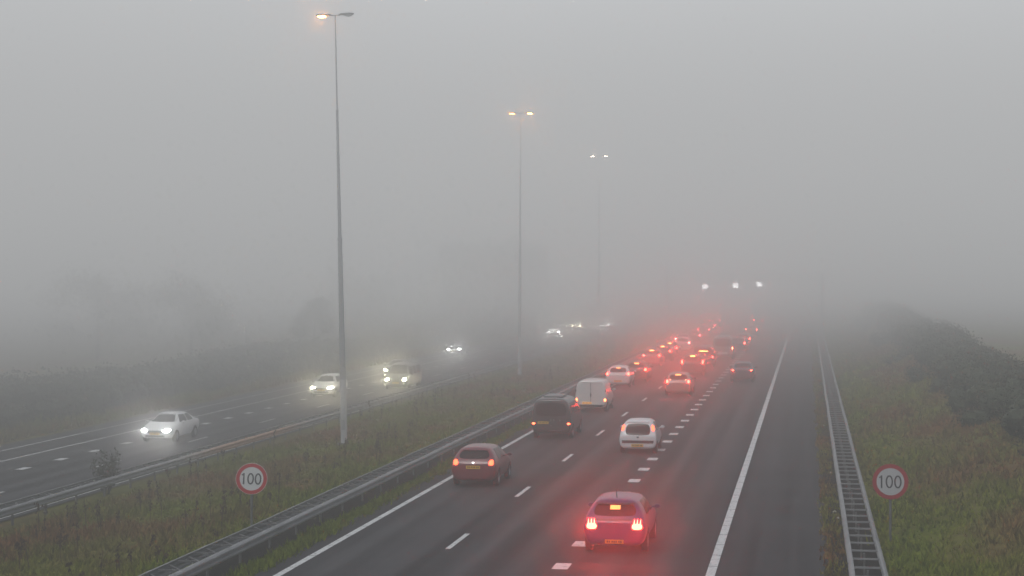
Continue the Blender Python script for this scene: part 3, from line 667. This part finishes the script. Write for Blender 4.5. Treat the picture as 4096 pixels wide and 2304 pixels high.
BR = (1., .035, .02); TL = (1., .065, .02); HL = (1., 1., .95); HY = (1., .91, .62)
def vehicle(name, cat, label, kind, dims, x, y, paint, z=0., away=True, near=False, tail=None, lamps=None, third=None, plate_at=None, rear_win=None, head=None, glow=None, group='cars in the traffic', extra=None, side_win=True, no_left=False, roof_h=None):
    """x, y: the end of the vehicle that faces the camera; away: it shows its tail"""
    L, W, H = dims; heading = 0 if away else PI
    t = thing(name, label, cat, (x, y + L / 2, z), heading, group)
    l0, w0, h0, _ = ST[kind]; wr = .315 if kind != 'city' else .28
    ax = (-L / 2 + .19 * L, L / 2 - .205 * L)
    me, bv = body_mesh(kind, L, W, H, near, ax, wr)
    me2 = me.copy(); me2.materials.clear(); me2.materials.append(paint); me2.materials.append(BLACK); link('body', me2, t)
    kz = H / h0; kw = W / w0; kl = L / l0
    def S(q): return [(a * kw, b * kz) for a, b in q]
    def Sl(q): return [((a - l0 / 2) * kl, b * kz) for a, b in q]
    for sx in (-1, 1):
        for ya in ax: wheel(t, sx * (W / 2 - .115), ya, wr, near)
    # glass
    if kind in ('hatch', 'city', 'van', 'sedan'):
        rw = rear_win or {'hatch': Q(-.60, .60, 1.04, 1.35, (-.50, .50)), 'city': Q(-.56, .56, .80, 1.30, (-.50, .50)), 'van': Q(-.76, .76, 1.10, 1.74, (-.70, .70)), 'sedan': Q(-.62, .62, 1.05, 1.33, (-.52, .52))}[kind]
        if rear_win is not False: patch(bv, S(rw), 'rear', 10, 6, rnd=.5).build('rear_window', GLASS, t, smooth=50)
        ws = {'hatch': Q(-.68, .68, 1.02, 1.38, (-.52, .52)), 'city': Q(-.66, .66, 1.03, 1.36, (-.50, .50)), 'van': Q(-.80, .80, 1.22, 1.82, (-.68, .68)), 'sedan': Q(-.70, .70, 1.0, 1.36, (-.54, .54))}[kind]
        patch(bv, S(ws), 'front', 10, 6, rnd=.3).build('windscreen', GLASS, t, smooth=50)
        if side_win:
            sw = {'hatch': [Q(.75, 1.62, .99, 1.36, (.85, 1.62)), Q(1.70, 2.78, .98, 1.36, (1.70, 2.30))], 'city': [Q(.62, 1.35, .97, 1.34, (.7, 1.35)), Q(1.42, 2.42, .97, 1.34, (1.42, 1.98))],
                  'van': [Q(.35, 1.7, 1.16, 1.74), Q(1.8, 2.85, 1.16, 1.74), Q(2.95, 4.0, 1.14, 1.74, (2.95, 3.5))], 'sedan': [Q(1.15, 1.95, .98, 1.32, (1.35, 1.95)), Q(2.03, 3.05, .97, 1.33, (2.03, 2.58))]}[kind]
            if side_win == 'front': sw = sw[-1:]
            for q in sw:
                for v in ('left', 'right'): patch(bv, Sl(q), v, 8, 5, rnd=.25).build('side_window', GLASS, t, smooth=50)
    # lamps
    lq = lamps or {'hatch': Q(.56, .76, .82, 1.02, (.60, .74)), 'city': Q(.62, .73, 1.0, 1.24, (.57, .67)), 'van': Q(.78, .89, .72, 1.0), 'sedan': Q(.52, .80, .74, .90)}[kind]
    if away or near:
        for q in (S(lq), mir(S(lq))):
            if no_left and q[0][0] < 0 and not near: mt = LENS_RED
            else: mt = emit_mat(*tail) if tail else LENS_RED
            lo_ = patch(bv, q, 'rear', 5, 5, .02, rnd=.7).build('tail_light', mt, t)
            if away and tail and not (no_left and q[0][0] < 0):
                c = sum((v.co for v in lo_.data.vertices), Vector()) / len(lo_.data.vertices)
                bulb(lo_, (c.x, -L / 2 - .42, c.z + .03), (1., .03, .02) if tail[1] > 30 else (1., .06, .03), tail[1] * TAIL_W * (glow or 1.), -1, 128)
        if third: patch(bv, S(third[0]), 'rear', 4, 2, .03).build('brake_light', emit_mat(*third[1]), t)
    if not away or near:
        hq = {'hatch': Q(.42, .76, .60, .72, (.46, .78)), 'city': Q(.46, .70, .60, .74), 'van': Q(.52, .80, .72, .90), 'sedan': Q(.40, .76, .58, .70, (.44, .77))}[kind]
        for q in (S(hq), mir(S(hq))):
            lo_ = patch(bv, q, 'front', 5, 3, .02, rnd=.6).build('headlight', emit_mat(*head) if head else LENS_OFF, t)
            if head:
                c = sum((v.co for v in lo_.data.vertices), Vector()) / len(lo_.data.vertices)
                bulb(lo_, (c.x, L / 2 + .45, c.z), head[0], head[1] * HEAD_W, 1)
        gz_ = {'hatch': (.52, .64), 'city': (.5, .6), 'van': (.58, .78), 'sedan': (.50, .64)}[kind]
        patch(bv, S(Q(-.36, .36, *gz_)), 'front', 6, 2, .012).build('grille', BLACK, t)
        patch(bv, S(Q(-.5, .5, gz_[0] - .22, gz_[0] - .10)), 'front', 6, 2, .012).build('lower_intake', BLACK, t)
        plate(t, bv, 0, (gz_[0] - .02) * kz, 'front')
    if near or plate_at:
        px, pz = (plate_at or (0, .62))[:2]
        plate(t, bv, px, pz, 'rear', lit=(plate_at[2] if plate_at and len(plate_at) > 2 else 0))
    if away:
        bq = {'hatch': Q(-.70, .70, .24, .44), 'city': Q(-.66, .66, .24, .30), 'van': Q(-.84, .84, .34, .46), 'sedan': Q(-.68, .68, .28, .40)}[kind]
        patch(bv, S(bq), 'rear', 8, 2, .014).build('bumper_trim', BLACK, t)
    # mirrors
    my = {'hatch': 2.62, 'city': 2.28, 'van': 3.75, 'sedan': 2.95}[kind]; mz = {'hatch': 1.0, 'city': 1.0, 'van': 1.2, 'sedan': .98}[kind]
    for sx in (-1, 1):
        m = MB(); rows = []
        for j, (dy, sc) in enumerate(((-.07, .75), (-.02, 1.), (.05, .9), (.10, .4))):
            rows += [(sx * (W / 2 + .07) + .10 * sc * math.cos(2 * PI * k / 10), (my - l0 / 2) * kl + dy, mz * kz + .07 * sc * math.sin(2 * PI * k / 10)) for k in range(10)]
        m.add(rows, [(j * 10 + k, j * 10 + (k + 1) % 10, (j + 1) * 10 + (k + 1) % 10, (j + 1) * 10 + k) for j in range(3) for k in range(10)] + [tuple(range(10)), tuple(range(30, 40))])
        m.tube([(sx * (W / 2 - .10), (my - l0 / 2) * kl, mz * kz - .03), (sx * (W / 2 + .05), (my - l0 / 2) * kl, mz * kz - .02)], .025, 6)
        m.build('mirror', paint if near else BLACK, t, smooth=50)
    if extra: extra(t, bv, S, kz, L, W, H)
    return t

def ex_blue(t, bv, S, kz, L, W, H):
    # three claw shaped light bars on each side
    for sgn in (-1, 1):
        for k in range(3):
            u0 = .515 + .085 * k
            q = Q(u0, u0 + .072, .74, .99, (u0 + .045, u0 + .055)); q = q if sgn > 0 else mir(q)
            patch(bv, q, 'rear', 2, 5, .03).build('light_claw', emit_mat(BR, 260), t)
    MB().tube([(0, -L / 2 + .75, H - .03), (0, -L / 2 + .55, H + .22)], [.012, .006], 5).build('antenna', BLACK, t)
    patch(bv, Q(-.58, .58, .94, .99), 'rear', 8, 1, .012).build('tailgate_bar', BLACK, t)
    patch(bv, [(-.36, .27), (-.345, .27), (-.315, .42), (-.335, .42)], 'rear', 1, 3, .03).build('glint_sliver', CHROME, t)  # chrome sliver added for a white glint beside the plate
    patch(bv, Q(-.56, .56, 1.36, 1.40, (-.54, .54)), 'rear', 8, 1, .06).build('spoiler', BLACK, t)
    patch(bv, Q(-.012, .012, 1.06, 1.10, (-.22, -.20)), 'rear', 1, 4, .025).build('wiper', BLACK, t)
def ex_red(t, bv, S, kz, L, W, H):
    patch(bv, Q(-.50, .50, 1.335, 1.375, (-.48, .48)), 'rear', 8, 1, .07).build('spoiler', paint_mat('red', (.16, .018, .028)), t)
    patch(bv, Q(-.05, .05, .88, .93), 'rear', 3, 2, .014, rnd=1.).build('badge', CHROME, t)
    patch(bv, [(-.02, 1.04), (.02, 1.04), (.28, 1.12), (.27, 1.14)], 'rear', 4, 1, .02).build('wiper', BLACK, t)
def ex_city(t, bv, S, kz, L, W, H):
    patch(bv, Q(-.68, .68, .46, .58, (-.70, .70)), 'rear', 8, 2, .014).build('bumper_band', BLACK, t)
    patch(bv, Q(-.05, .05, .69, .76), 'rear', 2, 2, .014).build('badge', CHROME, t)
    patch(bv, Q(-.48, .48, 1.35, 1.39), 'rear', 8, 1, .05).build('spoiler', paint_mat('white', (.76, .76, .75)), t)
def ex_dvan(t, bv, S, kz, L, W, H):
    for x0 in (-.02, .12, .42): patch(bv, Q(x0, x0 + .035, .86, .94), 'rear', 1, 2, .02).build('badge', CHROME, t)
    patch(bv, Q(-.02, .02, .62, .66), 'rear', 1, 1, .03).build('handle', CHROME, t)
    patch(bv, Q(-.12, .62, .40, .43), 'rear', 6, 1, .03).build('bumper_strip', CHROME, t)
    MB().box((0, -L / 2 + 1.6, H + .03), (.9, 1.8, .05)).build('roof_panel', pmat('grey_roof', (.17, .18, .18), .45), t)
def ex_wvan(t, bv, S, kz, L, W, H):
    patch(bv, Q(-.012, .012, .52, 1.66), 'rear', 1, 8, .006, skirt=.0).build('door_seam', BLACK, t)
    patch(bv, Q(-.035, .035, .86, 1.06), 'rear', 1, 2, .02).build('handle', BLACK, t)
    patch(bv, Q(-.62, .62, 1.70, 1.735, (-.6, .6)), 'rear', 6, 1, .05).build('roof_spoiler', paint_mat('white_van', (.72, .71, .67)), t)
    for sx in (-1, 1): MB().box((sx * .86, -L / 2 + .03, 1.22), (.05, .06, .12)).build('hinge', BLACK, t)

P_BLUE = paint_mat('blue', (.010, .016, .10), .35); P_RED = paint_mat('red', (.16, .018, .028)); P_WHITE = paint_mat('white', (.76, .76, .75)); P_VAN = paint_mat('dark_green_grey', (.028, .034, .034)); P_WVAN = paint_mat('white_van', (.72, .71, .67))
P_DARK = paint_mat('charcoal', (.03, .03, .034)); P_SILVER = paint_mat('silver', (.30, .29, .27), .35, .4); P_GREY = paint_mat('grey', (.12, .12, .125)); P_NAVY = paint_mat('navy', (.02, .025, .05))
TY = (1., .30, .06)
ours = 'vehicles queueing away on the near carriageway'; onc = 'oncoming vehicles on the far carriageway'
vehicle('car', 'car', 'blue hatchback with glaring red brake lights, nearest car on the block marking', 'hatch', (4.2, 1.80, 1.53), -5.33, 49.1, P_BLUE, near=True, glow=3.3, tail=(BR, 260), lamps=Q(.47, .745, .68, .84), third=(Q(-.135, .135, 1.19, 1.29), (TY, 3.2)), plate_at=(.0, .36), rear_win=Q(-.60, .60, 1.02, 1.33, (-.52, .52)), group=ours, extra=ex_blue)
vehicle('car', 'car', 'dark red hatchback beside the left edge line, behind the dark van', 'hatch', (3.95, 1.72, 1.47), -12.13, 63.8, P_RED, near=True, tail=(TL, 9), plate_at=(0, .74), group=ours, extra=ex_red)
vehicle('car', 'car', 'small white hatchback with high thin tail lights in the middle lane', 'city', (3.45, 1.65, 1.47), -7.33, 77.0, P_WHITE, near=True, tail=(TL, 9), plate_at=(-.02, .36), group=ours, extra=ex_city)
vehicle('van', 'van', 'dark passenger van between the red hatchback and the white van', 'van', (4.9, 1.92, 1.95), -12.05, 83.2, P_VAN, near=True, tail=((1., .12, .045), 9), lamps=Q(.76, .90, .70, .80), plate_at=(-.38, .78), group=ours, extra=ex_dvan)
vehicle('van', 'van', 'white panel van following the line left of the block marking, right behind a white hatchback', 'van', (4.4, 1.82, 1.82), -12.2, 100.0, P_WVAN, near=True, tail=((1., .16, .05), 14), lamps=Q(.80, .91, .66, .84), rear_win=False, side_win='front', plate_at=(-.22, .52, 1.0), group=ours, extra=ex_wvan)
vehicle('car', 'car', 'white hatchback braking just ahead of the white panel van', 'hatch', (4.1, 1.76, 1.50), -13.0, 122.0, P_WHITE, near=True, tail=(BR, 300), lamps=Q(.66, .80, .86, 1.04), third=(Q(-.13, .13, 1.30, 1.37), (TY, 5)), plate_at=(0, .46), group=ours)
def far_car(label, x, y, paint, kind='hatch', dims=(4.1, 1.76, 1.50), tail=(BR, 300), third=None, **kw):
    return vehicle('van' if kind == 'van' else 'car', 'van' if kind == 'van' else 'car', label, kind, dims, x, y, paint, tail=tail, third=third, group=ours, **{'glow': 1.5, **kw})
T3 = (Q(-.16, .16, 1.30, 1.37), (TY, 8)); T3L = (Q(-.16, .16, 1.30, 1.37), (TY, 22))
far_car('dark car half hidden ahead of the braking white hatchback', -12.35, 128.5, P_DARK, tail=(BR, 340), third=T3, no_left=True)
far_car('silver estate braking with twin small reflectors, first in the middle lane queue', -8.28, 114.2, P_SILVER, tail=(BR, 340), lamps=Q(.60, .74, .82, 1.02), third=(Q(-.17, .17, 1.30, 1.37), (TY, 6)),
        extra=lambda t, bv, S, kz, L, W, H: [patch(bv, q, 'rear', 1, 1, .02).build('reflector', emit_mat((1., .25, .12), 14), t) for q in (Q(.48, .53, 1.02, 1.07), Q(-.53, -.48, 1.02, 1.07))])  # reflectors have their returned light put in as glow
far_car('dark car with tall oval brake lights, second in the middle lane queue', -8.85, 137.5, P_DARK, dims=(4.4, 1.85, 1.62), tail=(BR, 400), lamps=Q(.68, .80, .84, 1.10), third=(Q(-.17, .17, 1.33, 1.41), (TY, 16)))
far_car('grey van with a wide high brake light, third in the middle lane queue', -8.75, 150.5, P_GREY, kind='van', dims=(4.7, 1.85, 1.80), tail=(BR, 260), lamps=Q(.72, .86, .86, 1.04), third=(Q(-.36, .36, 1.46, 1.53), (TY, 22)))
far_car('grey van with a faint white bumper, farthest ahead of the middle lane brake lights', -7.75, 164.0, P_SILVER, kind='van', dims=(5.2, 1.95, 2.2), tail=((1., .12, .06), 50), lamps=Q(.80, .90, .86, 1.06), no_left=True,
        extra=lambda t, bv, S, kz, L, W, H: patch(bv, Q(-.55, .45, .50, .72), 'rear', 6, 2, .03).build('bumper', P_WHITE, t))
far_car('dark car alone in the right lane beyond the block marking, small red tail lights', -4.72, 129.2, P_NAVY, kind='sedan', dims=(4.4, 1.76, 1.46), tail=((1., .06, .03), 30), lamps=Q(.60, .74, .84, .92))
far_car('grey car braking, fourth in the left lane file', -13.2, 151.0, P_GREY, tail=(BR, 420), lamps=Q(.58, .74, .84, 1.0), third=T3L)
far_car('dark car braking, fifth in the left lane file', -12.95, 159.5, P_DARK, tail=(BR, 420), lamps=Q(.58, .74, .84, 1.0), third=T3L, no_left=True)
far_car('charcoal car braking, sixth in the left lane file', -12.9, 167.0, P_NAVY, tail=(BR, 420), lamps=Q(.58, .74, .84, 1.0), third=T3L, no_left=True)
far_car('pale car in the left lane, seventh of the file', -12.6, 180.0, P_WHITE, tail=((1., .1, .08), 60))
far_car('faint car deep in fog, left lane, with one lamp bright', -13.3, 190.0, P_DARK, tail=((1., .08, .06), 160))
far_car('faint car deep in fog, left lane, just beyond its bright neighbour', -12.9, 203.0, P_GREY, tail=((1., .06, .06), 420), no_left=True)
far_car('barely visible car, left lane, two thin red lights', -13.0, 223.5, P_DARK, tail=((1., .06, .06), 300))
far_car('almost vanished car, left lane, under the left 50 display', -13.3, 243.0, P_GREY, tail=((1., .06, .06), 300))
far_car('last red glimmer in the left lane under the gantry', -13.9, 268.0, P_GREY, tail=((1., .06, .06), 360))
far_car('middle lane car directly ahead of the white bumpered grey van', -7.0, 180.0, P_DARK, tail=((1., .05, .03), 70))
far_car('car in the middle lane, second ahead of the white bumpered grey van', -6.9, 192.5, P_GREY, tail=((1., .05, .03), 90), no_left=True)
far_car('dim middle lane car, third ahead of the white bumpered grey van', -7.1, 226.0, P_DARK, tail=((1., .09, .05), 50))
far_car('last dim car of the middle lane beyond the gantry', -7.5, 272.0, P_GREY, tail=((1., .06, .05), 70))
def onc_car(label, x, y, paint, head, kind='sedan', dims=(4.5, 1.80, 1.45), near=False, **kw):
    return vehicle('van' if kind == 'van' else 'car', 'van' if kind == 'van' else 'car', label, kind, dims, x, y, paint, z=-.75, away=False, near=near, head=head, group=onc, **kw)
onc_car('white saloon with cold white headlights, nearest oncoming car', -32.75, 85.6, P_WHITE, (HL, 90), near=True)
onc_car('white car with warm headlights passing behind the nearest lamp mast', -33.5, 119.4, P_WHITE, (HY, 110), kind='hatch', dims=(4.2, 1.78, 1.56), near=True)
onc_car('dark oncoming van with yellowish low headlights beside the far guard rail', -30.2, 128.0, P_DARK, (HY, 110), kind='van', dims=(4.9, 1.9, 1.95))
onc_car('oncoming car whose bright yellow headlight peeks past the dark oncoming van', -34.1, 143.4, P_GREY, (HY, 260))
onc_car('oncoming car with two level white lights behind the dark oncoming van', -37.3, 185, P_DARK, (HL, 240))
onc_car('oncoming car with wide set cold lights near the third lamp mast', -34.9, 243.5, P_DARK, (HL, 300), dims=(4.6, 1.9, 1.5))
onc_car('oncoming car with glowing yellow lights left of the third lamp mast', -35.6, 273, P_GREY, (HY, 600))
onc_car('oncoming car split by the third lamp mast, right light brighter', -32.0, 280, P_DARK, (HL, 320))
onc_car('tiny far oncoming car, single dim light', -36.1, 431, P_GREY, (HL, 240))
onc_car('tiny far oncoming car, pair of dim lights left of the gantry', -35.35, 472, P_DARK, (HL, 300))
onc_car('farthest oncoming car, faint pair of lights just left of the displays', -34.7, 530, P_GREY, (HL, 400))

# ------------------------------------------------------------------ fog
mb = MB().box((0, 460, 30), (900, 1060, 72)); fog = mb.build('fog', None, kind='structure')
fog.data.materials.clear()
m = bpy.data.materials.new('fog'); m.use_nodes = True; nt = m.node_tree; nt.nodes.clear(); fog.data.materials.append(m)
m.cycles.volume_sampling = 'EQUIANGULAR'; nt, N, L_ = nodes(m)
out = N('ShaderNodeOutputMaterial'); ad = N('ShaderNodeAddShader'); ad2 = N('ShaderNodeAddShader'); ab = N('ShaderNodeVolumeAbsorption'); vs_ = N('ShaderNodeVolumeScatter'); em = N('ShaderNodeEmission')
ab.inputs['Color'].default_value = (0, 0, 0, 1)
vs_.inputs['Color'].default_value = (1, 1, 1, 1); vs_.inputs['Anisotropy'].default_value = .955
L_(ab.outputs[0], ad.inputs[0]); L_(vs_.outputs[0], ad.inputs[1]); L_(ad.outputs[0], ad2.inputs[0]); L_(em.outputs[0], ad2.inputs[1]); L_(ad2.outputs[0], out.inputs['Volume'])
g_ = N('ShaderNodeNewGeometry'); sx_ = N('ShaderNodeSeparateXYZ'); mr_ = N('ShaderNodeMapRange')
L_(g_.outputs['Position'], sx_.inputs[0]); L_(sx_.outputs[2], mr_.inputs[0]); mr_.inputs[1].default_value = -2; mr_.inputs[2].default_value = 66
def by_height(points, top):
    """value that depends on the height above the road only; points = (z, value)"""
    r = N('ShaderNodeValToRGB'); e = r.color_ramp.elements
    while len(e) < len(points): e.new(.5)
    for i, (z, v) in enumerate(points): e[i].position = (z + 2) / 68; e[i].color = (v / top,) * 3 + (1,)
    L_(mr_.outputs[0], r.inputs[0]); q = N('ShaderNodeMath', operation='MULTIPLY'); L_(r.outputs[0], q.inputs[0]); q.inputs[1].default_value = top; return q.outputs[0]
def mul(a, b):
    q = N('ShaderNodeMath', operation='MULTIPLY'); L_(a, q.inputs[0])
    if isinstance(b, float): q.inputs[1].default_value = b
    else: L_(b, q.inputs[1])
    return q.outputs[0]
# banks: thinner over the near carriageway, thicker towards the far carriageway and up the road
def smooth(inp, a, b):
    q = N('ShaderNodeMapRange'); q.interpolation_type = 'SMOOTHSTEP'; q.inputs[1].default_value = a; q.inputs[2].default_value = b; L_(inp, q.inputs[0]); return q.outputs[0]
mxn = N('ShaderNodeMath', operation='MAXIMUM'); L_(smooth(sx_.outputs[0], -14, -34), mxn.inputs[0]); L_(smooth(sx_.outputs[1], 70, 145), mxn.inputs[1])
bank = N('ShaderNodeMath', operation='MULTIPLY_ADD'); L_(mxn.outputs[0], bank.inputs[0]); bank.inputs[1].default_value = FOG_BANK[1] - FOG_BANK[0]; bank.inputs[2].default_value = FOG_BANK[0]
low = N('ShaderNodeMapRange'); low.interpolation_type = 'SMOOTHSTEP'; low.inputs[1].default_value = 5; low.inputs[2].default_value = 10; low.inputs[3].default_value = 1; low.inputs[4].default_value = 0; L_(sx_.outputs[2], low.inputs[0])
over = N('ShaderNodeMath', operation='MINIMUM'); L_(bank.outputs[0], over.inputs[0]); over.inputs[1].default_value = 1.12     # the thick banks stay near the ground
bm = N('ShaderNodeMix', data_type='FLOAT'); L_(low.outputs[0], bm.inputs[0]); L_(over.outputs[0], bm.inputs[2]); L_(bank.outputs[0], bm.inputs[3])
dens = mul(by_height(FOG_DENSITY, .02), bm.outputs[0]); glow = by_height(FOG_LIGHT, 1.5)
L_(mul(dens, 1 - FOG_ALBEDO), ab.inputs['Density']); L_(mul(dens, FOG_ALBEDO), vs_.inputs['Density']); L_(mul(dens, glow), em.inputs['Strength'])
em.inputs['Color'].default_value = (.985, 1, 1.01, 1)

# ------------------------------------------------------------------ sky, sun, camera
w = bpy.data.worlds.new('World'); SC.world = w; w.use_nodes = True
sk = w.node_tree.nodes.new('ShaderNodeTexSky'); sk.sky_type = 'NISHITA'; sk.sun_disc = False; sk.sun_elevation = math.radians(58); sk.sun_rotation = math.radians(200)
bg = w.node_tree.nodes['Background']; w.node_tree.links.new(sk.outputs[0], bg.inputs[0]); bg.inputs[1].default_value = .08
sl = bpy.data.lights.new('sun', 'SUN'); sl.energy = 1.2; sl.angle = math.radians(20); sl.color = (1, .97, .92)
so = bpy.data.objects.new('sun', sl); COL.objects.link(so)
so.rotation_euler = (math.radians(90 - 58), 0, math.radians(-200 + 180)); so.location = (0, -40, 120)

cam = bpy.data.cameras.new('camera'); co = bpy.data.objects.new('camera', cam); COL.objects.link(co); SC.camera = co
cam.sensor_width = 36; cam.lens = 62.19; cam.clip_start = .5; cam.clip_end = 4000
co.location = (0, 0, 7.8); co.rotation_euler = (math.radians(90 - .418), 0, math.radians(9.504))
SC.view_settings.view_transform = 'Standard'; SC.view_settings.look = 'None'; SC.view_settings.exposure = 0
cy = SC.cycles; cy.volume_step_rate = .25; cy.volume_bounces = 0; cy.max_bounces = 4; cy.diffuse_bounces = 2; cy.glossy_bounces = 2
cy.use_denoising = True; cy.sample_clamp_indirect = 4; cy.sample_clamp_direct = 75; cy.seed = 5
SC.render.film_transparent = False
